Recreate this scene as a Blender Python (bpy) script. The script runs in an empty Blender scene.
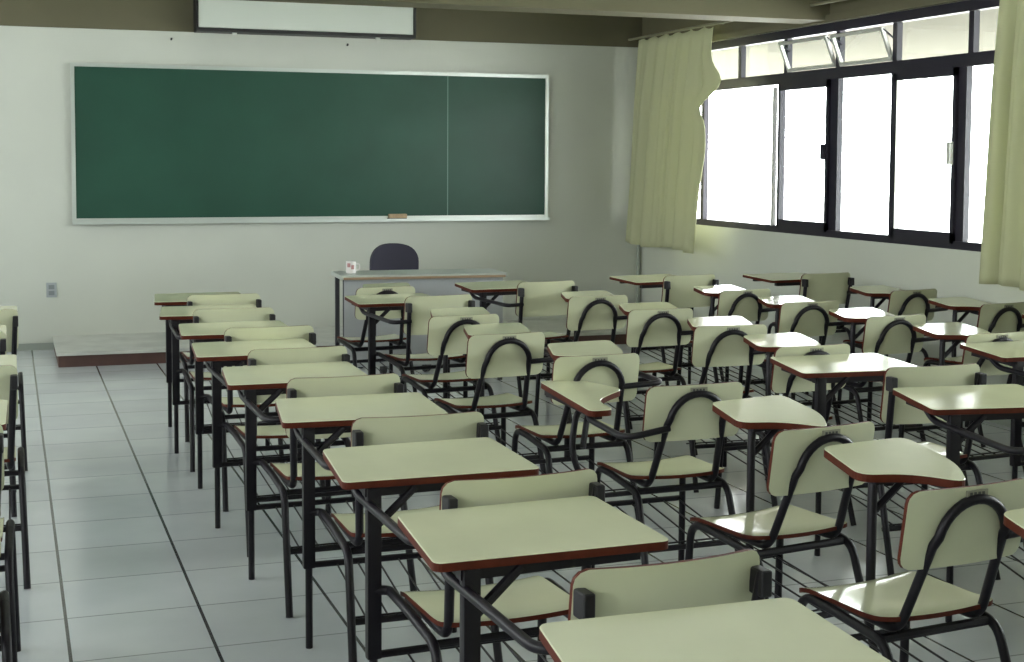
import bpy, bmesh, math, random
from mathutils import Vector, Matrix
random.seed(7)
PI = math.pi
sc = bpy.context.scene
C = sc.collection

# ------------------------------------------------------------------ room
D = 11.92            # board wall
W = 5.476            # window wall
XL, YB, ZC = -3.3, -1.9, 3.12
TILE, TX, TY = 0.436, 0.156, 4.875
EYE = 1.53

# ------------------------------------------------------------------ materials
def mat(name, col, rough=0.5, spec=0.5, metal=0.0, noise=0.0, nscale=8.0, bump=0.0, bscale=60.0, coat=0.0):
    m = bpy.data.materials.new(name); m.use_nodes = True
    nt = m.node_tree; b = nt.nodes['Principled BSDF']
    b.inputs['Base Color'].default_value = (*col, 1)
    b.inputs['Roughness'].default_value = rough
    b.inputs['Metallic'].default_value = metal
    b.inputs['Specular IOR Level'].default_value = spec
    b.inputs['Coat Weight'].default_value = coat
    if noise or bump:
        tc = nt.nodes.new('ShaderNodeTexCoord')
    if noise:
        n = nt.nodes.new('ShaderNodeTexNoise'); n.inputs['Scale'].default_value = nscale
        n.inputs['Detail'].default_value = 5
        nt.links.new(tc.outputs['Object'], n.inputs['Vector'])
        r = nt.nodes.new('ShaderNodeMapRange')
        r.inputs['From Min'].default_value = .3; r.inputs['From Max'].default_value = .7
        r.inputs['To Min'].default_value = 1 - noise; r.inputs['To Max'].default_value = 1 + noise * .5
        nt.links.new(n.outputs['Fac'], r.inputs['Value'])
        mx = nt.nodes.new('ShaderNodeVectorMath'); mx.operation = 'SCALE'
        mx.inputs[0].default_value = col
        nt.links.new(r.outputs['Result'], mx.inputs['Scale'])
        nt.links.new(mx.outputs['Vector'], b.inputs['Base Color'])
    if bump:
        n2 = nt.nodes.new('ShaderNodeTexNoise'); n2.inputs['Scale'].default_value = bscale
        nt.links.new(tc.outputs['Object'], n2.inputs['Vector'])
        bp = nt.nodes.new('ShaderNodeBump'); bp.inputs['Strength'].default_value = bump
        bp.inputs['Distance'].default_value = .01
        nt.links.new(n2.outputs['Fac'], bp.inputs['Height'])
        nt.links.new(bp.outputs['Normal'], b.inputs['Normal'])
    return m

M = {}
M['cream'] = mat('cream_laminate', (.60, .615, .43), rough=.13, spec=.5, noise=.05, nscale=5, bump=.04, bscale=5)
M['edge'] = mat('brown_ply_edge', (.085, .015, .006), rough=.55, spec=.2, noise=.2, nscale=30)
M['under'] = mat('dark_underside', (.09, .06, .045), rough=.7)
M['tube'] = mat('black_paint_tube', (.006, .0045, .008), rough=.42, spec=.32)
M['cap'] = mat('black_plastic', (.008, .007, .009), rough=.5)
M['tag'] = mat('grey_number_plate', (.27, .27, .20), rough=.5)
M['ink'] = mat('dark_stamp_paint', (.07, .07, .06), rough=.6)
M['wall'] = mat('white_wall_paint', (.56, .578, .515), rough=.6, spec=.25, noise=.035, nscale=1.6, bump=.02)
M['olive'] = mat('olive_beige_paint', (.135, .125, .078), rough=.7, spec=.2, noise=.05, nscale=2)
M['ceil'] = mat('ceiling_paint', (.84, .84, .78), rough=.8, spec=.1)
M['board'] = mat('green_chalkboard', (.020, .074, .048), rough=.40, spec=.32, noise=.12, nscale=2.2)
M['strip'] = mat('green_joint_strip', (.10, .20, .15), rough=.4)
M['alu'] = mat('aluminium_frame', (.62, .66, .62), rough=.35, metal=.6)
M['rod'] = mat('olive_painted_rod', (.20, .19, .12), rough=.5)
M['wood'] = mat('red_brown_platform_wood', (.085, .040, .032), rough=.6, noise=.25, nscale=6)
M['platform_top'] = mat('worn_platform_top', (.54, .55, .51), rough=.6, noise=.15, nscale=5)
M['base'] = mat('grey_skirting', (.30, .33, .29), rough=.6)
M['frame'] = mat('dark_window_steel', (.016, .013, .024), rough=.45, spec=.4)
M['bar'] = mat('pale_aluminium_bar', (.60, .60, .56), rough=.4, metal=.3)
M['grey'] = mat('grey_desk_laminate', (.36, .37, .38), rough=.5)
M['dgrey'] = mat('desk_top_grey', (.40, .43, .39), rough=.4)
M['dark'] = mat('dark_metal', (.05, .05, .055), rough=.5)
M['tan'] = mat('tan_edge_band', (.30, .20, .12), rough=.5)
M['fabric'] = mat('charcoal_seat_fabric', (.050, .048, .066), rough=.9, spec=.2, bump=.2, bscale=200)
M['white'] = mat('white_enamel', (.72, .75, .68), rough=.4)
M['screenface'] = mat('screen_case_white', (.62, .66, .60), rough=.45)
M['black'] = mat('black_trim', (.012, .012, .012), rough=.5)
M['cup'] = mat('white_china', (.75, .72, .70), rough=.3)
M['pink'] = mat('pink_print', (.45, .22, .22), rough=.4)
M['felt'] = mat('black_felt', (.02, .02, .02), rough=.95)
M['beech'] = mat('beech_wood', (.42, .30, .17), rough=.6, noise=.2, nscale=30)
M['outlet'] = mat('grey_outlet', (.36, .39, .40), rough=.5)
M['outletp'] = mat('outlet_insert', (.22, .24, .25), rough=.5)
M['concrete'] = mat('pale_concrete', (.78, .77, .73), rough=.9, spec=.1, noise=.1, nscale=1)
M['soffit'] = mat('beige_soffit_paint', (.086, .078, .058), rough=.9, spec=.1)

# curtain cloth: diffuse with some light passing through the weave
m = bpy.data.materials.new('olive_cream_curtain'); m.use_nodes = True; nt = m.node_tree
for n in list(nt.nodes): nt.nodes.remove(n)
o_ = nt.nodes.new('ShaderNodeOutputMaterial'); d_ = nt.nodes.new('ShaderNodeBsdfDiffuse'); t_ = nt.nodes.new('ShaderNodeBsdfTranslucent')
mx_ = nt.nodes.new('ShaderNodeMixShader'); mx_.inputs[0].default_value = .16
d_.inputs['Color'].default_value = (.56, .57, .365, 1); t_.inputs['Color'].default_value = (.42, .44, .22, 1)
nt.links.new(d_.outputs[0], mx_.inputs[1]); nt.links.new(t_.outputs[0], mx_.inputs[2]); nt.links.new(mx_.outputs[0], o_.inputs[0])
M['curtain'] = m

# thin window glass
m = bpy.data.materials.new('thin_window_glass'); m.use_nodes = True; nt = m.node_tree
for n in list(nt.nodes): nt.nodes.remove(n)
o_ = nt.nodes.new('ShaderNodeOutputMaterial'); a_ = nt.nodes.new('ShaderNodeBsdfTransparent'); g_ = nt.nodes.new('ShaderNodeBsdfGlossy')
a_.inputs['Color'].default_value = (.93, .95, .93, 1); g_.inputs['Roughness'].default_value = .02
lw_ = nt.nodes.new('ShaderNodeLayerWeight'); pw_ = nt.nodes.new('ShaderNodeMath'); pw_.operation = 'POWER'; pw_.inputs[1].default_value = 5
ma_ = nt.nodes.new('ShaderNodeMath'); ma_.operation = 'MULTIPLY_ADD'; ma_.inputs[1].default_value = .6; ma_.inputs[2].default_value = .04
nt.links.new(lw_.outputs['Facing'], pw_.inputs[0]); nt.links.new(pw_.outputs[0], ma_.inputs[0])
mx_ = nt.nodes.new('ShaderNodeMixShader')
nt.links.new(ma_.outputs[0], mx_.inputs[0]); nt.links.new(a_.outputs[0], mx_.inputs[1]); nt.links.new(g_.outputs[0], mx_.inputs[2]); nt.links.new(mx_.outputs[0], o_.inputs[0])
M['glass'] = m

# floor tiles: 43.6 cm squares, dark grout lines along the room, fainter ones across
m = bpy.data.materials.new('glazed_floor_tiles'); m.use_nodes = True; nt = m.node_tree; b = nt.nodes['Principled BSDF']
L = nt.links.new
def math_node(op, a=None, bb=None):
    n = nt.nodes.new('ShaderNodeMath'); n.operation = op
    for i, v in enumerate((a, bb)):
        if v is None: continue
        if hasattr(v, 'links'): L(v, n.inputs[i])
        else: n.inputs[i].default_value = v
    return n.outputs[0]
tc = nt.nodes.new('ShaderNodeTexCoord'); sp = nt.nodes.new('ShaderNodeSeparateXYZ'); L(tc.outputs['Object'], sp.inputs[0])
def grout(sock, off, half):
    u = math_node('DIVIDE', math_node('SUBTRACT', sock, off), TILE)
    d = math_node('ABSOLUTE', math_node('SUBTRACT', math_node('FRACT', math_node('ADD', u, 100.5)), .5))
    return math_node('LESS_THAN', d, half / TILE)
gx = grout(sp.outputs['X'], TX, .0055); gy = grout(sp.outputs['Y'], TY, .004)
nz = nt.nodes.new('ShaderNodeTexNoise'); nz.inputs['Scale'].default_value = 1.7; nz.inputs['Detail'].default_value = 6
L(tc.outputs['Object'], nz.inputs['Vector'])
cr = nt.nodes.new('ShaderNodeValToRGB')
cr.color_ramp.elements[0].position = .3; cr.color_ramp.elements[0].color = (.50, .535, .56, 1)
cr.color_ramp.elements[1].position = .7; cr.color_ramp.elements[1].color = (.60, .635, .655, 1)
L(nz.outputs['Fac'], cr.inputs[0])
# small tone difference from tile to tile
wn = nt.nodes.new('ShaderNodeTexWhiteNoise'); wn.noise_dimensions = '2D'
cb = nt.nodes.new('ShaderNodeCombineXYZ')
L(math_node('FLOOR', math_node('DIVIDE', math_node('SUBTRACT', sp.outputs['X'], TX), TILE)), cb.inputs[0])
L(math_node('FLOOR', math_node('DIVIDE', math_node('SUBTRACT', sp.outputs['Y'], TY), TILE)), cb.inputs[1])
L(cb.outputs[0], wn.inputs['Vector'])
tone = math_node('ADD', math_node('MULTIPLY', wn.outputs['Value'], .08), .96)
sv = nt.nodes.new('ShaderNodeVectorMath'); sv.operation = 'SCALE'; L(cr.outputs[0], sv.inputs[0]); L(tone, sv.inputs['Scale'])
m1 = nt.nodes.new('ShaderNodeMix'); m1.data_type = 'RGBA'; m1.inputs['B'].default_value = (.22, .23, .22, 1)
L(math_node('MULTIPLY', gy, .75), m1.inputs['Factor']); L(sv.outputs['Vector'], m1.inputs['A'])
m2 = nt.nodes.new('ShaderNodeMix'); m2.data_type = 'RGBA'; m2.inputs['B'].default_value = (.055, .06, .065, 1)
L(gx, m2.inputs['Factor']); L(m1.outputs['Result'], m2.inputs['A'])
L(m2.outputs['Result'], b.inputs['Base Color'])
b.inputs['Roughness'].default_value = .16
b.inputs['Specular IOR Level'].default_value = .8
M['floor'] = m

# ------------------------------------------------------------------ mesh helpers
def obj(name, bm, mats, parent=None, smooth=False, loc=None):
    me = bpy.data.meshes.new(name)
    bmesh.ops.recalc_face_normals(bm, faces=bm.faces[:])
    bm.to_mesh(me); bm.free()
    for mm in (mats if isinstance(mats, (list, tuple)) else [mats]): me.materials.append(M[mm])
    if smooth:
        for p in me.polygons: p.use_smooth = True
        try: me.set_sharp_from_angle(angle=math.radians(38))
        except Exception: pass
    o = bpy.data.objects.new(name, me); C.objects.link(o)
    if parent is not None: o.parent = parent
    if loc is not None: o.location = loc
    return o

def box(bm, x0, x1, y0, y1, z0, z1, mi=0, mtx=None):
    r = bmesh.ops.create_cube(bm, size=1.0)
    s = Matrix.Translation(((x0+x1)/2, (y0+y1)/2, (z0+z1)/2)) @ Matrix.Diagonal((x1-x0, y1-y0, z1-z0, 1))
    bmesh.ops.transform(bm, matrix=(mtx @ s) if mtx else s, verts=r['verts'])
    fs = set()
    for v in r['verts']: fs.update(v.link_faces)
    for f in fs: f.material_index = mi
    return list(fs)

def bevel_all(bm, w=.003, seg=2):
    bmesh.ops.bevel(bm, geom=bm.edges[:], offset=w, segments=seg, affect='EDGES', profile=.7)

def fillet(pts, rad, seg=6):
    """Round the corners of a polyline."""
    P = [Vector(p) for p in pts]
    if len(P) < 3: return P
    out = [P[0]]
    for i in range(1, len(P)-1):
        a, b_, c = P[i-1], P[i], P[i+1]
        r = rad[i-1] if isinstance(rad, (list, tuple)) else rad
        d1 = (a-b_); d2 = (c-b_)
        t = min(r, d1.length*.48, d2.length*.48)
        p1 = b_ + d1.normalized()*t; p2 = b_ + d2.normalized()*t
        for k in range(seg+1):
            s = k/seg
            out.append((1-s)**2*p1 + 2*s*(1-s)*b_ + s*s*p2)
    out.append(P[-1])
    return out

def tube(bm, pts, r, n=10, cap=True, mi=0):
    P = [Vector(p) for p in pts]
    # parallel transport frame
    t0 = (P[1]-P[0]).normalized()
    up = Vector((0, 0, 1)) if abs(t0.z) < .9 else Vector((1, 0, 0))
    nrm = t0.cross(up).normalized()
    rings = []
    for i, p in enumerate(P):
        if i == 0: t = t0
        elif i == len(P)-1: t = (P[i]-P[i-1]).normalized()
        else: t = ((P[i]-P[i-1]).normalized() + (P[i+1]-P[i]).normalized()).normalized()
        nrm = (nrm - t*nrm.dot(t)).normalized()
        bn = t.cross(nrm)
        rings.append([bm.verts.new(p + r*(math.cos(2*PI*k/n)*nrm + math.sin(2*PI*k/n)*bn)) for k in range(n)])
    for a, b_ in zip(rings, rings[1:]):
        for k in range(n):
            f = bm.faces.new((a[k], a[(k+1) % n], b_[(k+1) % n], b_[k])); f.material_index = mi
    if cap:
        bm.faces.new(rings[0][::-1]).material_index = mi; bm.faces.new(rings[-1]).material_index = mi

def round_poly(pts, rads, seg=6):
    """2-D closed polygon with rounded corners."""
    n = len(pts); out = []
    for i in range(n):
        a, b_, c = Vector(pts[i-1]), Vector(pts[i]), Vector(pts[(i+1) % n])
        d1, d2 = a-b_, c-b_
        t = min(rads[i] if isinstance(rads, (list, tuple)) else rads, d1.length*.49, d2.length*.49)
        p1 = b_ + d1.normalized()*t; p2 = b_ + d2.normalized()*t
        for k in range(seg+1):
            s = k/seg
            out.append((1-s)**2*p1 + 2*s*(1-s)*b_ + s*s*p2)
    return out

def board_prism(bm, poly, z0, z1, lip=.0015):
    """A laminate board: cream top (0), brown ply edge (1), dark underside (2); a hairline rounding at the top edge."""
    cx = sum(p[0] for p in poly)/len(poly); cy = sum(p[1] for p in poly)/len(poly)
    def ring(z, ins):
        out = []
        n = len(poly)
        for i, p in enumerate(poly):
            a, c = Vector(poly[i-1]), Vector(poly[(i+1) % n])
            t = (c-a).normalized() if (c-a).length > 1e-9 else Vector((1, 0))
            nn = Vector((-t.y, t.x))
            out.append(bm.verts.new((p[0]+nn.x*ins, p[1]+nn.y*ins, z)))
        return out
    area = sum(poly[i-1][0]*poly[i][1]-poly[i][0]*poly[i-1][1] for i in range(len(poly)))
    s = 1 if area > 0 else -1
    r0 = ring(z0, 0); r1 = ring(z1-.002, 0); r2 = ring(z1, s*lip)
    n = len(poly)
    for k in range(n):
        bm.faces.new((r0[k], r0[(k+1) % n], r1[(k+1) % n], r1[k])).material_index = 1
        bm.faces.new((r1[k], r1[(k+1) % n], r2[(k+1) % n], r2[k])).material_index = 0
    bm.faces.new(r2).material_index = 0
    bm.faces.new(r0[::-1]).material_index = 2

def bent_panel(bm, u0, u1, prof, off, thick, nu=16, nv=6):
    """Curved ply panel. prof(u)->(v0,v1); off(u,v)->(x,y,z) of the front skin and its normal; faces 0 skin, 1 edge."""
    F, B = [], []
    for i in range(nu+1):
        s = i/nu
        u = u0 + (u1-u0)*(.5-.5*math.cos(PI*s))
        v0, v1 = prof(u)
        fr, br = [], []
        for j in range(nv+1):
            v = v0 + (v1-v0)*j/nv
            p, nn = off(u, v)
            fr.append(bm.verts.new(p)); br.append(bm.verts.new(p - nn*thick))
        F.append(fr); B.append(br)
    for i in range(nu):
        for j in range(nv):
            bm.faces.new((F[i][j], F[i+1][j], F[i+1][j+1], F[i][j+1])).material_index = 0
            bm.faces.new((B[i][j], B[i][j+1], B[i+1][j+1], B[i+1][j])).material_index = 0
        bm.faces.new((F[i][0], B[i][0], B[i+1][0], F[i+1][0])).material_index = 1
        bm.faces.new((F[i][nv], F[i+1][nv], B[i+1][nv], B[i][nv])).material_index = 1
    for j in range(nv):
        bm.faces.new((F[0][j], F[0][j+1], B[0][j+1], B[0][j])).material_index = 1
        bm.faces.new((F[nu][j], B[nu][j], B[nu][j+1], F[nu][j+1])).material_index = 1

def corner_prof(u0, u1, v0, v1, r):
    def f(u):
        d = min(u-u0, u1-u)
        e = 0 if d >= r else r - math.sqrt(max(0, r*r-(r-d)**2))
        return v0+e, v1-e
    return f

def empty(name, loc=(0, 0, 0), rz=0):
    o = bpy.data.objects.new(name, None); C.objects.link(o)
    o.location = loc; o.rotation_euler = (0, 0, rz); o.empty_display_size = .1
    return o

def tag(o, label=None, cat=None, group=None, kind=None):
    if label: o['label'] = label
    if cat: o['category'] = cat
    if group: o['group'] = group
    if kind: o['kind'] = kind
    return o

def struct(name, bm, mats, parent=None, smooth=False):
    o = obj(name, bm, mats, parent, smooth)
    if parent is None: o['kind'] = 'structure'
    return o

def tilt(o, deg, y=.33, z=.70):
    # the top rises towards its far edge
    o.matrix_basis = Matrix.Translation((0, y, z)) @ Matrix.Rotation(math.radians(deg), 4, 'X') @ Matrix.Translation((0, -y, -z))

def mirror_tree(t):
    for ch in children(t):
        if ch.type == 'MESH':
            ch.data.transform(Matrix.Diagonal((-1, 1, 1, 1))); ch.data.flip_normals()
        mirror_tree(ch)

def children(o): return [c for c in bpy.data.objects if c.parent == o]
def copy_tree(o, parent=None):
    c = o.copy(); C.objects.link(c)
    if parent is not None: c.parent = parent
    for ch in children(o): copy_tree(ch, c)
    return c

# ------------------------------------------------------------------ room shell
bm = bmesh.new(); box(bm, XL-.1, W+.12, YB-.1, D+.1, -.12, 0); struct('floor', bm, 'floor')
bm = bmesh.new(); box(bm, XL-.2, W+.2, YB-.2, D+.2, ZC, ZC+.12); struct('ceiling', bm, 'ceil')
# board wall: white below, olive-beige lintel course above
bm = bmesh.new(); box(bm, XL-.1, W+.12, D, D+.15, 0, 2.565); struct('wall_front', bm, 'wall')
bm = bmesh.new(); box(bm, XL-.1, W+.12, D-.012, D+.15, 2.565, ZC); struct('trim_1', bm, 'olive')
# back wall (behind the camera), with a door opening
bm = bmesh.new(); box(bm, XL-.1, W+.12, YB-.15, YB, 0, ZC); struct('wall_back', bm, 'wall')
# corridor-side wall with a clerestory opening
bm = bmesh.new()
box(bm, XL-.12, XL, YB, D, 0, 1.90); box(bm, XL-.12, XL, YB, D, 2.35, ZC)
for y in (YB+.15, 1.2, 4.2, 7.2, 10.2, D-.15): box(bm, XL-.12, XL, y-.3, y+.3, 1.90, 2.35)
struct('wall_left', bm, 'wall')
# window wall
SILL, HEAD = 1.015, 2.511
WY0, WY1 = 2.2, 11.20
bm = bmesh.new()
box(bm, W, W+.14, YB, D, 0, SILL-.015)
box(bm, W, W+.14, YB, D, HEAD, ZC)
box(bm, W, W+.14, WY1, D, SILL-.015, HEAD)
box(bm, W, W+.14, YB, WY0, SILL-.015, HEAD)
struct('wall_right', bm, 'wall')
# upper course of the window wall and a thin ledge over the window head
bm = bmesh.new(); box(bm, W-.012, W+.01, YB, D-.012, HEAD+.05, ZC); struct('trim_2', bm, 'olive')
bm = bmesh.new(); box(bm, W-.05, W, YB, D-.012, HEAD, HEAD+.05); bevel_all(bm, .004); struct('trim_3', bm, 'olive')
# ceiling beam across the room
bm = bmesh.new(); box(bm, XL, W, 8.76, 9.06, 2.525, ZC); struct('ceiling_beam', bm, 'olive')
bm = bmesh.new(); box(bm, XL, W, 3.3, 3.6, 2.525, ZC); struct('ceiling_beam', bm, 'olive')
# skirting
bm = bmesh.new(); box(bm, XL, .325, D-.018, D, 0, .055); struct('baseboard_front', bm, 'base')
bm = bmesh.new(); box(bm, W-.018, W, YB, D, 0, .055); struct('baseboard_right', bm, 'base')
# teacher platform
bm = bmesh.new(); PX0, PX1, PY = .325, 5.2, 10.86
box(bm, PX0, PX1, PY, D, 0, .085, 0); box(bm, PX0-.012, PX1, PY-.012, D, .085, .108, 1)
struct('platform', bm, ['wood', 'platform_top'])

# outside: covered walk and paving
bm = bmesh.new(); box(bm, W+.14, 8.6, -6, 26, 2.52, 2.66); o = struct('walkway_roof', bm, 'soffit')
bm = bmesh.new(); box(bm, W+.14, 60, -40, 60, -.3, -.12); o = struct('ground_outside', bm, 'concrete')

# ------------------------------------------------------------------ window
win = empty('window_1', (W+.05, (WY0+WY1)/2, SILL)); tag(win, kind='structure')
def wpart(name, boxes, m_, smooth=False):
    bm = bmesh.new()
    for bx in boxes: box(bm, *bx)
    o = obj(name, bm, m_); o.parent = win; o.matrix_parent_inverse = Matrix.Translation(-win.location)
    return o
XF0, XF1 = W+.02, W+.062
T0, T1 = 2.115, 2.195                       # transom
fr = [(XF0-.015, XF1, WY0, WY1, SILL-.015, SILL+.035), (XF0-.015, XF1, WY0, WY1, HEAD-.065, HEAD), (XF0-.01, XF1, WY0, WY1, T0, T1),
      (XF0, XF1, WY1-.035, WY1, SILL, HEAD), (XF0, XF1, WY0, WY0+.05, SILL, HEAD)]
wpart('frame', fr, 'frame')
upper = [10.76, 10.12, 9.41, 8.70, 8.02, 7.235, 6.5, 5.75, 5.0, 4.2, 3.4]
lower = [10.745, 9.49, 8.74, 8.02, 7.31, 6.55, 5.8, 5.0, 4.2, 3.3]
for i, y in enumerate(upper): wpart('mullion', [(XF0, XF1, y-.024, y+.024, T1, HEAD-.06)], 'frame')
for i, y in enumerate(lower):
    h = (.026, .022, .055, .03, .045, .04, .05, .04, .05, .04)[i]
    wpart('mullion', [(XF0, XF1, y-h, y+h, SILL+.03, T0)], 'frame')
# a pale aluminium rail on the leaf that has been slid back, and a slim one beside the fourth leaf
wpart('sash_rail', [(XF0-.02, XF0+.01, 9.535, 9.56, SILL+.03, T0-.02)], 'bar')
wpart('sash_rail', [(XF0-.02, XF0+.01, 7.955, 7.985, SILL+.03, T0-.02)], 'bar')
# sliding leaves (second and fifth opening) with their own thick frames
def leaf(y0, y1, b_=.035):
    x0, x1 = XF0-.022, XF0+.012
    return wpart('sash', [(x0, x1, y0, y1, SILL+.02, SILL+.085), (x0, x1, y0, y1, T0-.05, T0), (x0, x1, y0, y0+b_, SILL+.02, T0), (x0, x1, y1-b_, y1, SILL+.02, T0)], 'frame')
s1 = leaf(8.78, 9.47, .03); s2 = leaf(7.34, 7.99, .03)
wpart('latch', [(XF0-.05, XF0-.02, 8.80, 8.83, 1.55, 1.66)], 'frame')
wpart('latch', [(XF0-.05, XF0-.02, 7.35, 7.38, 1.52, 1.66)], 'bar')
# glass
ybs = [WY1-.035, 10.76, 10.12, 9.41, 8.70, 8.02, 7.235, 6.5, 5.75, 5.0, 4.2, 3.4, WY0+.05]
for i in range(len(ybs)-1):
    if i in (3, 4): continue
    wpart('pane', [(XF0+.036, XF0+.040, ybs[i+1]+.024, ybs[i]-.024, T1, HEAD-.065)], 'glass')
ybs = [9.45, 8.74, 8.02, 7.31, 6.55, 5.8, 5.0, 4.2, 3.3, WY0+.05]
for i in range(len(ybs)-1):
    wpart('pane', [(XF0+.034, XF0+.038, ybs[i+1]+.03, ybs[i]-.03, SILL+.03, T0)], 'glass')
# two hopper lights tilted into the room, hinged at the bottom rail... their tops lean inward
def hopper(y0, y1, lean):
    # hinged along its lower rail, the top leaning into the room
    hgt = HEAD-.065-T1-.02; t = .022
    mt = Matrix.Translation((XF0+.01, 0, T1+.008)) @ Matrix.Rotation(-lean, 4, 'Y')
    bm = bmesh.new()
    box(bm, -.012, .012, y0, y1, 0, t, 0, mt); box(bm, -.012, .012, y0, y1, hgt-t, hgt, 0, mt)
    box(bm, -.012, .012, y0, y0+t, t, hgt-t, 0, mt); box(bm, -.012, .012, y1-t, y1, t, hgt-t, 0, mt)
    o = obj('hopper_sash', bm, 'bar'); o.parent = win; o.matrix_parent_inverse = Matrix.Translation(-win.location)
    bm = bmesh.new(); box(bm, -.002, .002, y0+t, y1-t, t, hgt-t, 0, mt)
    obj('pane', bm, 'glass', o)
    bm = bmesh.new()
    for yy in (y0+.004, y1-.004):
        p = mt @ Vector((0, yy, hgt*.95)); tube(bm, [p, Vector((XF0+.01, yy, HEAD-.16))], .007, 6)
    obj('stay_arm', bm, 'frame', o)
hopper(8.73, 9.38, math.radians(22))
hopper(8.05, 8.67, math.radians(22))

# ------------------------------------------------------------------ curtains
def curtain(name, y0, y1, x, ztop, zbot, folds, amp, seed, shift_bot=0.0, flare=None):
    rnd = random.Random(seed)
    ph = [rnd.uniform(0, 2*PI) for _ in range(4)]
    bm = bmesh.new(); NU, NV = folds*18, 34
    rows = []
    for j in range(NV+1):
        v = j/NV; z = ztop + (zbot-ztop)*v
        row = []
        for i in range(NU+1):
            u = i/NU
            y = y0 + (y1-y0)*u + shift_bot*v*(1-u)
            k = .35 + .65*min(1, v*3)
            q = 2*PI*folds*u + ph[0] + .9*math.sin(2*PI*u+ph[1]) + .25*math.sin(3*v+ph[2])
            dx = amp*k*(1 - 2*abs(math.sin(q/2))**.75 + .25*math.sin(2.3*q+ph[2]))
            dy = .018*math.sin(2*PI*folds*u+1.3+ph[3])*k
            xx = x + dx; zz = z + (.012*math.sin(2*PI*folds*u+ph[1]) if j == 0 else 0) - .012*math.sin(PI*u*3+ph[0])*v
            if flare: xx, y, zz = flare(u, v, xx, y, zz)
            row.append(bm.verts.new((xx, y+dy, zz)))
        rows.append(row)
    for a, b_ in zip(rows, rows[1:]):
        for i in range(NU): bm.faces.new((a[i], a[i+1], b_[i+1], b_[i]))
    o = obj(name, bm, 'curtain', None, True)
    mo = o.modifiers.new('cloth_thickness', 'SOLIDIFY'); mo.thickness = .003
    return o
def billow(u, v, x, y, z):
    # the window-side edge (u -> 0 is the camera side) is caught by the draught near the middle
    e = max(0, 1-u/.16)
    y -= .13*e*math.exp(-((v-.24)/.07)**2)
    x += .05*e*math.exp(-((v-.24)/.07)**2)
    y += .12*e*math.exp(-((v-.35)/.05)**2)
    y -= .05*e*math.exp(-((v-.55)/.12)**2)
    y += .05*e*v + .10*v
    x -= .07*v
    return x, y, z
cA = curtain('curtain', 10.19, 11.60, 5.30, 2.60, .80, 6, .042, 3, 0.0, billow)
tag(cA, 'olive cream curtain gathered in the corner beside the chalkboard', 'curtain', 'window curtains')
cB = curtain('curtain', 5.6, 6.72, 5.32, 2.60, .83, 6, .042, 9, 0.0, lambda u, v, x, y, z: (x, y+.10*v*u, z))
tag(cB, 'olive cream curtain hanging at the cropped edge past the last window pane', 'curtain', 'window curtains')
rod = bmesh.new(); tube(rod, [(5.31, 5.2, 2.625), (5.31, 11.85, 2.625)], .011, 10)
for y in (6.9, 9.2, 10.3, 11.8): tube(rod, [(5.31, y, 2.625), (5.40, y, 2.64), (W-.03, y, 2.64)], .008, 6)
ro = obj('curtain_rod', rod, 'rod', None, True); tag(ro, 'thin olive beige curtain rod running above the windows', 'curtain rod')

# ------------------------------------------------------------------ chalkboard
cb = empty('chalkboard', (2.53, D, 1.0))
tag(cb, 'long green chalkboard in an aluminium frame on the white wall', 'chalkboard')
BX0, BX1, BZ0, BZ1 = .510, 4.520, 1.050, 2.262
def cpart(name, boxes, m_, bev=0):
    bm = bmesh.new()
    for bx in boxes: box(bm, *bx)
    if bev: bevel_all(bm, bev)
    o = obj(name, bm, m_); o.parent = cb; o.matrix_parent_inverse = Matrix.Translation(-cb.location); return o
cpart('writing_surface', [(BX0-.01, 3.612, D-.022, D-.004, BZ0-.01, BZ1+.01)], 'board')
cpart('writing_surface', [(3.617, BX1+.01, D-.022, D-.004, BZ0-.01, BZ1+.01)], 'board')
cpart('frame', [(BX0-.030, BX0, D-.032, D, BZ0, BZ1), (BX1, BX1+.030, D-.032, D, BZ0, BZ1), (BX0-.030, BX1+.030, D-.032, D, BZ1, BZ1+.030), (BX0-.030, BX1+.030, D-.032, D, BZ0-.034, BZ0)], 'alu')
cpart('chalk_tray', [(BX0-.03, BX1+.03, D-.085, D-.03, BZ0-.046, BZ0-.034), (BX0-.03, BX1+.03, D-.088, D-.080, BZ0-.046, BZ0-.022)], 'alu')
cpart('joint_strip', [(3.6105, 3.6185, D-.0225, D-.006, BZ0, BZ1)], 'strip')
er = empty('board_eraser', (3.15, D-.058, BZ0-.0335), math.radians(4))
tag(er, 'wooden felt eraser lying on the chalkboard tray', 'eraser')
bm = bmesh.new(); box(bm, -.075, .085, -.022, .022, .016, .052); bevel_all(bm, .006); obj('wooden_back', bm, 'beech', er)
bm = bmesh.new(); box(bm, -.082, .082, -.021, .021, 0, .018); bevel_all(bm, .003); obj('felt_pad', bm, 'felt', er)

# projection screen case above the board
ps = empty('projection_screen', (2.36, D-.1, 2.572))
tag(ps, 'long white box with black trim mounted above the chalkboard', 'projection screen')
bm = bmesh.new(); box(bm, -.895, .895, -.10, .085, .018, .292); bevel_all(bm, .006); obj('case', bm, 'screenface', ps)
bm = bmesh.new(); box(bm, -.91, .915, -.108, .085, -.012, .016); box(bm, -.91, .915, -.108, .085, .294, .32); box(bm, -.912, -.896, -.108, .085, .016, .294); box(bm, .896, .918, -.108, .085, .016, .294); obj('trim', bm, 'black', ps)
for x in (-.6, .6):
    bm = bmesh.new(); box(bm, x-.018, x+.018, -.06, -.03, -.03, -.012); obj('foot_clip', bm, 'screenface', ps)

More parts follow.
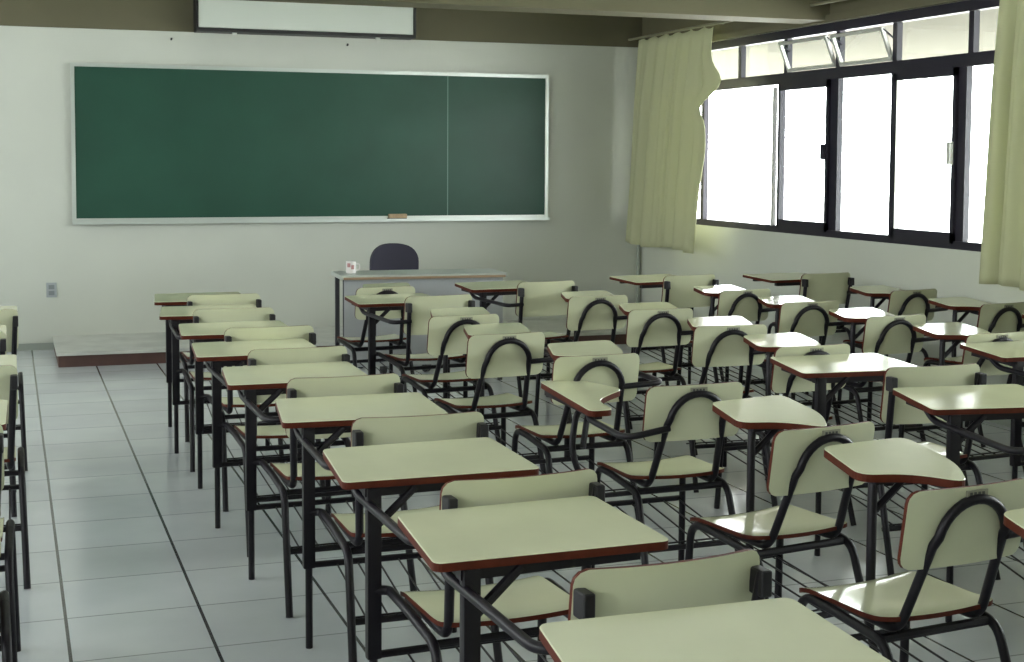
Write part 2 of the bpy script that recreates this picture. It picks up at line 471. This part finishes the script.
# wall socket
so = empty('wall_socket', (.312, D, .42)); tag(so, 'grey double wall socket low on the white wall', 'socket')
bm = bmesh.new(); box(bm, -.04, .04, -.012, 0, 0, .118); bevel_all(bm, .003); obj('plate', bm, 'outlet', so)
for z in (.018, .066):
    bm = bmesh.new(); box(bm, -.022, .022, -.016, -.011, z, z+.034); obj('insert', bm, 'outletp', so)
for x, z in ((1.27, 2.50), (2.73, 2.50)):
    bm = bmesh.new(); tube(bm, [(x, D, z), (x, D-.018, z), (x, D-.022, z+.012)], .008, 8)
    o = obj('wall_hook', bm, 'black', None, True)
    tag(o, 'small black hook in the wall above the chalkboard %s' % ('corner by the aisle' if x < 2 else 'under the white screen box'), 'hook', 'hooks above the chalkboard')
# conduit in the corner
bm = bmesh.new(); tube(bm, [(W-.035, D-.03, 0), (W-.035, D-.03, 2.5)], .018, 8)
o = obj('conduit_pipe', bm, 'base', None, True); tag(o, 'grey conduit pipe down the corner behind the gathered curtain', 'pipe')

# ------------------------------------------------------------------ teacher's desk, chair, mug
DX0, DX1, DY0, DY1, DZ = -.545, .545, 0, .40, .755
td = empty('teacher_desk', (2.675, 9.33, 0), math.radians(-3))
tag(td, 'grey teacher desk with tan front edge facing the students', 'desk')
bm = bmesh.new(); box(bm, DX0-.035, DX1+.035, DY0-.02, DY1, DZ-.03, DZ); bevel_all(bm, .004); obj('desk_top', bm, 'dgrey', td)
bm = bmesh.new(); box(bm, DX0-.02, DX1+.02, DY0-.026, DY0-.0195, DZ-.030, DZ-.014); obj('edge_band', bm, 'tan', td)
bm = bmesh.new(); box(bm, DX0-.01, DX1+.01, DY0+.004, DY0+.02, .13, DZ-.03); obj('modesty_panel', bm, 'grey', td)
for x in (DX0, DX1):
    bm = bmesh.new(); box(bm, x-.015, x+.015, DY0+.021, DY0+.05, 0, DZ-.03); bevel_all(bm, .004); l_ = obj('leg', bm, 'dark', td)
    bm = bmesh.new(); box(bm, x-.015, x+.015, DY1-.06, DY1-.03, 0, DZ-.03); bevel_all(bm, .004); l_ = obj('leg', bm, 'dark', td)
mg = empty('mug', (2.205, 9.53, .7555)); mg.scale = (.82, .82, .82); tag(mg, 'white mug with a pink print standing on the teacher desk', 'mug')
bm = bmesh.new()
pr = [(.0, .0), (.036, .0), (.041, .006), (.042, .095), (.039, .098), (.037, .092), (.036, .012), (0, .010)]
rings = []
for r, z in pr:
    rings.append([bm.verts.new((r*math.cos(2*PI*k/20), r*math.sin(2*PI*k/20), z)) for k in range(20)] if r > 0 else [bm.verts.new((0, 0, z))])
for a, b_ in zip(rings, rings[1:]):
    for k in range(20):
        if len(a) == 1: bm.faces.new((a[0], b_[k], b_[(k+1) % 20]))
        elif len(b_) == 1: bm.faces.new((a[k], a[(k+1) % 20], b_[0]))
        else: bm.faces.new((a[k], a[(k+1) % 20], b_[(k+1) % 20], b_[k]))
obj('cup', bm, 'cup', mg, True)
bm = bmesh.new(); tube(bm, fillet([(.040, 0, .078), (.072, 0, .074), (.072, 0, .028), (.040, 0, .022)], .02), .006, 8); obj('mug_handle', bm, 'cup', mg, True)
bm = bmesh.new()
for k0, k1, z0, z1 in ((-2.6, -1.9, .052, .085), (-1.75, -1.15, .035, .07)):
    n = 6
    for q in range(n):
        a0, a1 = k0+(k1-k0)*q/n, k0+(k1-k0)*(q+1)/n
        bm.faces.new([bm.verts.new((.0428*math.cos(a), .0428*math.sin(a), z)) for a, z in ((a0, z0), (a1, z0), (a1, z1), (a0, z1))])
bmesh.ops.remove_doubles(bm, verts=bm.verts[:], dist=.0001)
obj('print', bm, 'pink', mg)

oc = empty('office_chair', (2.68, 10.22, 0), math.radians(0)); tag(oc, 'charcoal fabric office chair with a rounded back behind the teacher desk', 'chair')
bm = bmesh.new()
def oprof(u):
    a = abs(u)/.18
    top = .78 + .135*max(0, 1-a**2.8)**.5
    bot = .56 + .10*(max(0, a-.4)/.6)**2
    return bot, max(top, bot+.01)
bent_panel(bm, -.18, .18, oprof, lambda u, v: (Vector((u, .02-.9*u*u-.06*(v-.6), v)), Vector((0, -1, 0))), -.055, 20, 8)
o = obj('backrest', bm, ['fabric', 'fabric'], oc, True)
bm = bmesh.new(); board_prism(bm, [tuple(p) for p in round_poly([(-.23, -.02), (.23, -.02), (.23, .42), (-.23, .42)], .1)], .42, .49); 
o = obj('seat', bm, ['fabric', 'fabric', 'black'], oc); o.matrix_basis = Matrix.Translation((0, -.36, 0))
bm = bmesh.new(); tube(bm, [(0, -.14, .10), (0, -.14, .42)], .028, 12); tube(bm, fillet([(0, -.14, .41), (0, .10, .43), (0, .06, .62)], .06), .016, 8); obj('gas_column', bm, 'black', oc, True)
bm = bmesh.new()
for k in range(5):
    a = 2*PI*k/5+.3; tube(bm, [(0, -.14, .11), (.27*math.cos(a), -.14+.27*math.sin(a), .07)], .018, 8)
obj('star_base', bm, 'black', oc, True)
for k in range(5):
    a = 2*PI*k/5+.3; cx, cy = .27*math.cos(a), -.14+.27*math.sin(a)
    bm = bmesh.new(); tube(bm, [(cx-.018*math.sin(a), cy+.018*math.cos(a), .03), (cx+.018*math.sin(a), cy-.018*math.cos(a), .03)], .03, 14)
    tube(bm, [(cx, cy, .03), (cx, cy, .075)], .008, 6)
    obj('caster', bm, 'black', oc, True)

# ------------------------------------------------------------------ student chairs
TR = .0125           # tube radius
def leg_shape(x, front, y_top_f=.33, zr=.405):
    """Half of the outer leg frame: a leg with its bend and half of the seat-side rail."""
    s = 1 if x > 0 else -1
    if front: pts = [(x+s*.012, .355, 0), (x, y_top_f, zr+.018), (x, .215, zr+.013)]
    else: pts = [(x+s*.012, -.125, 0), (x, .0, zr-.01), (x, .215, zr+.013)]
    bm = bmesh.new(); tube(bm, fillet(pts, .07 if front else .045), TR, 10); return bm

def seat_bm(hw, y0, y1):
    bm = bmesh.new()
    pr = corner_prof(-hw, hw, y0, y1, .045)
    def off(u, v):
        # a saddle: slight dip across, waterfall at the front
        z = .438 - .010*(1-(u/hw)**2) - .022*max(0, (v-(y1-.09))/.09)**2 + .012*max(0, (y0+.10-v)/.10)**2
        return Vector((u, v, z)), Vector((0, 0, 1))
    bent_panel(bm, -hw, hw, pr, off, .012, 16, 10); return bm

def back_bm(hw, z0, z1, bow, ytop, lean):
    bm = bmesh.new(); pr = corner_prof(-hw, hw, z0, z1, .030)
    def off(u, v):
        y = ytop + (z1-v)*lean - bow*(1-(u/hw)**2)
        return Vector((u, y, v)), Vector((0, 1, .0))
    bent_panel(bm, -hw, hw, pr, off, .011, 18, 6); return bm

def basket_bm():
    bm = bmesh.new()
    for k in range(6):
        x = -.165+.066*k; tube(bm, [(x, .345, .262), (x, -.05, .207)], .0032, 6)
    tube(bm, [(-.205, -.045, .215), (.205, -.045, .215)], .0032, 6)
    return bm

def make_wide(arm=True, mirror=False):
    """Chair with a full-width front desk top, side back posts and an arm along its aisle side."""
    t = empty('desk_chair')
    hw = .19
    obj('seat', seat_bm(hw, -.005, .365), ['cream', 'edge'], t, True)
    obj('backrest', back_bm(.20, .575, .790, .030, -.008, .14), ['cream', 'edge'], t, True)
    tp = obj('desk_top', bmesh.new(), [], t)
    bm = bmesh.new(); poly = [tuple(p) for p in round_poly([(-.335, .345), (.20, .322), (.20, .698), (-.295, .702)], .024)]
    board_prism(bm, poly, .700, .720)
    me = tp.data; bm.to_mesh(me); bm.free()
    for k in ('cream', 'edge', 'under'): me.materials.append(M[k])
    # steel bracket below the top
    bm = bmesh.new(); box(bm, -.275, .14, .35, .38, .675, .697); box(bm, -.265, .14, .62, .645, .675, .697); box(bm, -.27, -.24, .38, .64, .675, .697)
    obj('bracket', bm, 'tube', tp); tilt(tp, 2.3)
    for s in (-1, 1):
        # back post: comes from under the seat, rises and leans back; black end cap clamps the panel
        bm = bmesh.new()
        tube(bm, fillet([(s*.165, .33, .408), (s*.170, .02, .405), (s*.187, -.046, .752)], .05), TR, 10)
        p = obj('back_post', bm, 'tube', t, True)
        bm = bmesh.new(); box(bm, s*.188-.0125, s*.188+.0125, -.060, -.014, .704, .756); bevel_all(bm, .007, 3); obj('clamp_cap', bm, 'cap', p, True)
        obj('leg', leg_shape(s*.208, False), 'tube', t, True)
    obj('leg', leg_shape(.208, True), 'tube', t, True)
    # front support: lower leg, flat sleeve up to the top, diagonal brace
    bm = bmesh.new(); tube(bm, [(-.253, .354, 0), (-.253, .354, .30)], .0115, 10); tube(bm, fillet([(-.253, .352, .432), (-.214, .345, .432), (-.208, .215, .418)], .018), TR, 10)
    obj('leg', bm, 'tube', t, True)
    bm = bmesh.new(); box(bm, -.272, -.234, .34, .368, .255, .700); bevel_all(bm, .006, 2)
    p = obj('support_post', bm, 'tube', t, True)
    bm = bmesh.new(); tube(bm, [(-.243, .354, .60), (-.14, .354, .692)], .0115, 8); obj('brace', bm, 'tube', p, True)
    if arm:
        bm = bmesh.new()
        tube(bm, fillet([(-.264, .52, .695), (-.264, .46, .658), (-.272, -.02, .650), (-.17, -.03, .655)], [.05, .07]), .0115, 10)
        obj('armrest', bm, 'tube', t, True)
    bm = bmesh.new(); tube(bm, [(-.25, .350, .265), (.214, .350, .265)], .0105, 8); obj('stretcher', bm, 'tube', t, True)
    bm = bmesh.new(); tube(bm, [(-.21, .04, .385), (.21, .04, .385)], .0105, 8); obj('stretcher', bm, 'tube', t, True)
    bm = bmesh.new(); tube(bm, [(-.214, -.042, .20), (.214, -.042, .20)], .0105, 8); obj('stretcher', bm, 'tube', t, True)
    obj('book_basket', basket_bm(), 'tube', t, True)
    if mirror: mirror_tree(t)
    return t

def make_hoop(side):
    """Chair with an arched tube behind the backrest and a small shaped tablet; side = +1 or -1 is the arm's side."""
    t = empty('tablet_chair')
    obj('seat', seat_bm(.18, -.005, .365), ['cream', 'edge'], t, True)
    bk = obj('backrest', back_bm(.187, .575, .770, .018, -.072, .16), ['cream', 'edge'], t, True)
    # stamped number plate at the top of the panel's back
    bm = bmesh.new(); box(bm, -.032, .032, -.1045, -.100, .738, .762); pl = obj('number_tag', bm, 'tag', bk)
    bm = bmesh.new()
    for k in range(4): box(bm, -.024+.0125*k, -.0165+.0125*k, -.1056, -.1044, .744, .757)
    bm2 = bm; obj('stamp', bm2, 'ink', bk)
    # hoop
    pts = [Vector((-.125, .33, .408)), Vector((-.128, .012, .405))]
    path = fillet([(-.12, .33, .408), (-.128, .012, .405), (-.108, -.075, .63)], .045)
    za, ra = .635, .105
    for k in range(1, 16):
        a = PI - PI*k/16
        z = za + ra*math.sin(a)
        path.append(Vector((ra*math.cos(a), -.075-.16*(z-.63)-.012, z)))
    path += list(reversed(fillet([(.12, .33, .408), (.128, .012, .405), (.108, -.075, .63)], .045)))
    bm = bmesh.new(); tube(bm, path, TR, 10); obj('back_hoop', bm, 'tube', t, True)
    for s in (-1, 1):
        obj('leg', leg_shape(s*.176, False, zr=.396), 'tube', t, True)
        obj('leg', leg_shape(s*.176, True, zr=.396), 'tube', t, True)
    # tablet
    sd = side
    P = [(.01, .30), (.105, .585), (.42, .60), (.345, .30), (.23, .14), (.15, .26)]
    R_ = [.05, .04, .05, .12, .05, .10]
    P = [((x-.03)*sd, y) for x, y in P]
    zt = .720
    if sd < 0:
        zt = .662
        P = [(-.25, .715), (-.09, .735), (.0, .48), (-.11, .39), (-.185, .31), (-.20, .15), (-.29, .15)]; R_ = [.03, .05, .05, .06, .06, .03, .03]
    bm = bmesh.new(); board_prism(bm, [tuple(p) for p in round_poly(P, R_)], zt-.023, zt)
    tb = obj('writing_tablet', bm, ['cream', 'edge', 'under'], t); tilt(tb, 2.6 if sd > 0 else 2.0)
    if sd > 0:
        bm = bmesh.new(); box(bm, .06, .30, .33, .36, .675, .697); box(bm, .17, .20, .36, .60, .675, .697); obj('bracket', bm, 'tube', tb)
        x = .075
        bm = bmesh.new(); tube(bm, [(x, .36, .255), (x, .36, .64), (x+.012, .37, .697)], .0135, 10)
        p = obj('support_post', bm, 'tube', t, True)
        bm = bmesh.new(); tube(bm, [(x+.01, .36, .60), (x+.12, .36, .685)], .0105, 8); obj('brace', bm, 'tube', p, True)
        bm = bmesh.new()
        tube(bm, fillet([(.105, -.09, .64), (.295, -.085, .645), (.295, .42, .655), (.24, .50, .69)], [.06, .05]), .0115, 10)
    else:
        bm = bmesh.new(); box(bm, -.25, -.10, .44, .47, .618, .639); box(bm, -.25, -.22, .20, .66, .618, .639); obj('bracket', bm, 'tube', tb)
        bm = bmesh.new(); tube(bm, fillet([(-.12, .46, .63), (-.20, .47, .60), (-.245, .42, .46), (-.19, .36, .27), (-.16, .35, .262)], .06), .0125, 10)
        p = obj('support_post', bm, 'tube', t, True)
        bm = bmesh.new(); tube(bm, fillet([(-.13, .46, .63), (-.17, .44, .58), (-.205, .40, .47)], .04), .0115, 8); obj('brace', bm, 'tube', p, True)
        bm = bmesh.new()
        tube(bm, fillet([(-.105, -.09, .625), (-.27, -.085, .60), (-.27, .20, .615), (-.25, .26, .632)], [.06, .05]), .0115, 10)
    obj('armrest', bm, 'tube', t, True)
    bm = bmesh.new(); tube(bm, [(-.186, .345, .265), (.186, .345, .265)], .0105, 8); obj('stretcher', bm, 'tube', t, True)
    bm = bmesh.new(); tube(bm, [(-.178, .03, .385), (.178, .03, .385)], .0125, 8); obj('stretcher', bm, 'tube', t, True)
    bm = bmesh.new(); tube(bm, [(-.184, -.055, .20), (.184, -.055, .20)], .0105, 8); obj('stretcher', bm, 'tube', t, True)
    obj('book_basket', basket_bm(), 'tube', t, True)
    return t

protos = {'B': make_wide(), 'N': make_wide(arm=False), 'R': make_wide(mirror=True), 'A': make_hoop(1), 'L': make_hoop(-1)}
used = set()
BACK = {'B': -.028, 'N': -.028, 'R': -.028, 'A': -.085, 'L': -.085}          # where the top of the backrest stands behind the seat's rear edge
KINDNAME = {'B': 'wide-topped desk chair', 'N': 'wide-topped desk chair', 'R': 'wide-topped desk chair', 'A': 'hoop-backed tablet chair', 'L': 'hoop-backed tablet chair'}
ORD = ['first', 'second', 'third', 'fourth', 'fifth', 'sixth', 'seventh', 'eighth', 'ninth', 'tenth']
# rows of chairs, each from the camera towards the board: (type, x, y of the backrest top, turn in degrees)
ROWS = [
    ('across the tiled aisle', [('B', -0.230, 2.72, 0), ('B', -0.230, 3.46, 1), ('B', -0.225, 4.22, -1), ('B', -.180, 5.36, 0), ('B', -.220, 6.45, 0), ('B', -.165, 7.38, 0)]),
    ('edging the tiled aisle', [('B', 1.14, 1.52, 0), ('B', 1.155, 2.355, 4), ('B', 1.135, 3.115, 3), ('B', 1.12, 3.955, 0), ('B', 1.08, 4.755, 2), ('B', 1.07, 5.53, 3), ('B', 1.085, 6.27, 2), ('B', 1.05, 7.1, -1), ('B', 1.11, 7.87, 1)]),
    ('second from the aisle', [('A', 2.105, 1.99, 4), ('A', 2.14, 2.77, 6), ('A', 2.22, 3.53, 9), ('L', 2.21, 4.34, 2), ('A', 2.175, 5.12, 3), ('A', 2.065, 5.88, 6), ('A', 2.11, 6.645, 5), ('B', 2.225, 7.465, 7), ('A', 2.13, 8.27, 5)]),
    ('third from the aisle', [('B', 3.15, 3.50, -6), ('N', 3.19, 4.355, -2), ('A', 3.15, 5.12, 4), ('A', 3.17, 5.875, -2), ('A', 3.17, 6.63, 2), ('A', 3.14, 7.385, 4), ('B', 3.12, 8.15, 8)]),
    ('fourth from the aisle', [('B', 4.24, 4.50, 0), ('A', 4.19, 5.26, 6), ('A', 4.17, 6.01, 5), ('A', 4.13, 6.755, 3), ('A', 4.14, 7.50, 8), ('R', 4.20, 8.35, 7)]),
    ('under the windows', [('A', 5.09, 5.55, 7), ('A', 5.115, 6.37, 9), ('A', 5.115, 7.20, 9), ('R', 5.16, 8.24, 5)]),
]
CUT = {r[0] for r in ROWS[1:]}          # rows whose chair next to the camera reaches out of the frame
units = {}
for rname, row in ROWS:
    for i, (ty, x, y, deg) in enumerate(row):
        o = protos[ty] if ty not in used else copy_tree(protos[ty])
        used.add(ty)
        a = math.radians(deg); by = BACK[ty]
        o.location = (x + math.sin(a)*by, y - math.cos(a)*by, 0)
        o.rotation_euler = (0, 0, a)
        cut = rname in CUT and i == 0
        if cut: lab = 'cream %s with only its writing top in frame, row %s' % (KINDNAME[ty], rname)
        elif rname in CUT: lab = 'cream %s, %s full one from the camera, row %s' % (KINDNAME[ty], ORD[i-1], rname)
        else: lab = 'cream %s cut by frame, %s from camera, row %s' % (KINDNAME[ty], ORD[i], rname)
        tag(o, lab, 'school chair', 'wide-topped desk chairs' if ty in 'BNR' else 'hoop-backed tablet chairs')
    units[(rname, i)] = o

# ------------------------------------------------------------------ light: overcast daylight through the windows
w = bpy.data.worlds.new('overcast_sky'); sc.world = w; w.use_nodes = True
bg = w.node_tree.nodes['Background']; bg.inputs['Color'].default_value = (.93, .97, 1.0, 1); bg.inputs['Strength'].default_value = 11.0
def portal(name, loc, rot, sx, sy):
    l = bpy.data.lights.new(name, 'AREA'); l.shape = 'RECTANGLE'; l.size = sx; l.size_y = sy; l.cycles.is_portal = True
    o = bpy.data.objects.new(name, l); C.objects.link(o); o.location = loc; o.rotation_euler = rot
portal('window_portal', (W+.16, (WY0+WY1)/2, (SILL+HEAD)/2), (0, PI/2, 0), HEAD-SILL, WY1-WY0)
portal('clerestory_portal', (XL-.14, (YB+D)/2, 2.125), (0, -PI/2, 0), .45, D-YB)

# ------------------------------------------------------------------ camera
f, yaw, pitch, roll, py = 1422.08, .34037, .065, .00516, -77.71
cam = bpy.data.cameras.new('camera'); co = bpy.data.objects.new('camera', cam); C.objects.link(co)
fw = Vector((math.sin(yaw)*math.cos(pitch), math.cos(yaw)*math.cos(pitch), -math.sin(pitch)))
rt = Vector((math.cos(yaw), -math.sin(yaw), 0)); up = rt.cross(fw)
r2 = rt*math.cos(roll) + up*math.sin(roll); u2 = -rt*math.sin(roll) + up*math.cos(roll)
mw = Matrix((r2, u2, -fw)).transposed().to_4x4(); mw.translation = (0, 0, EYE)
co.matrix_world = mw
cam.sensor_fit = 'HORIZONTAL'; cam.sensor_width = 36; cam.lens = f/1024*36
cam.shift_y = py/1024
cam.clip_start = .05
sc.camera = co

sc.view_settings.view_transform = 'Standard'; sc.view_settings.look = 'None'
sc.view_settings.gamma = 1; sc.view_settings.use_curve_mapping = False
sc.view_settings.exposure = 1.08
sc.cycles.use_denoising = True
sc.cycles.max_bounces = 10; sc.cycles.diffuse_bounces = 6; sc.cycles.glossy_bounces = 4; sc.cycles.transparent_max_bounces = 8
sc.cycles.caustics_reflective = False; sc.cycles.caustics_refractive = False
sc.cycles.sample_clamp_indirect = 8
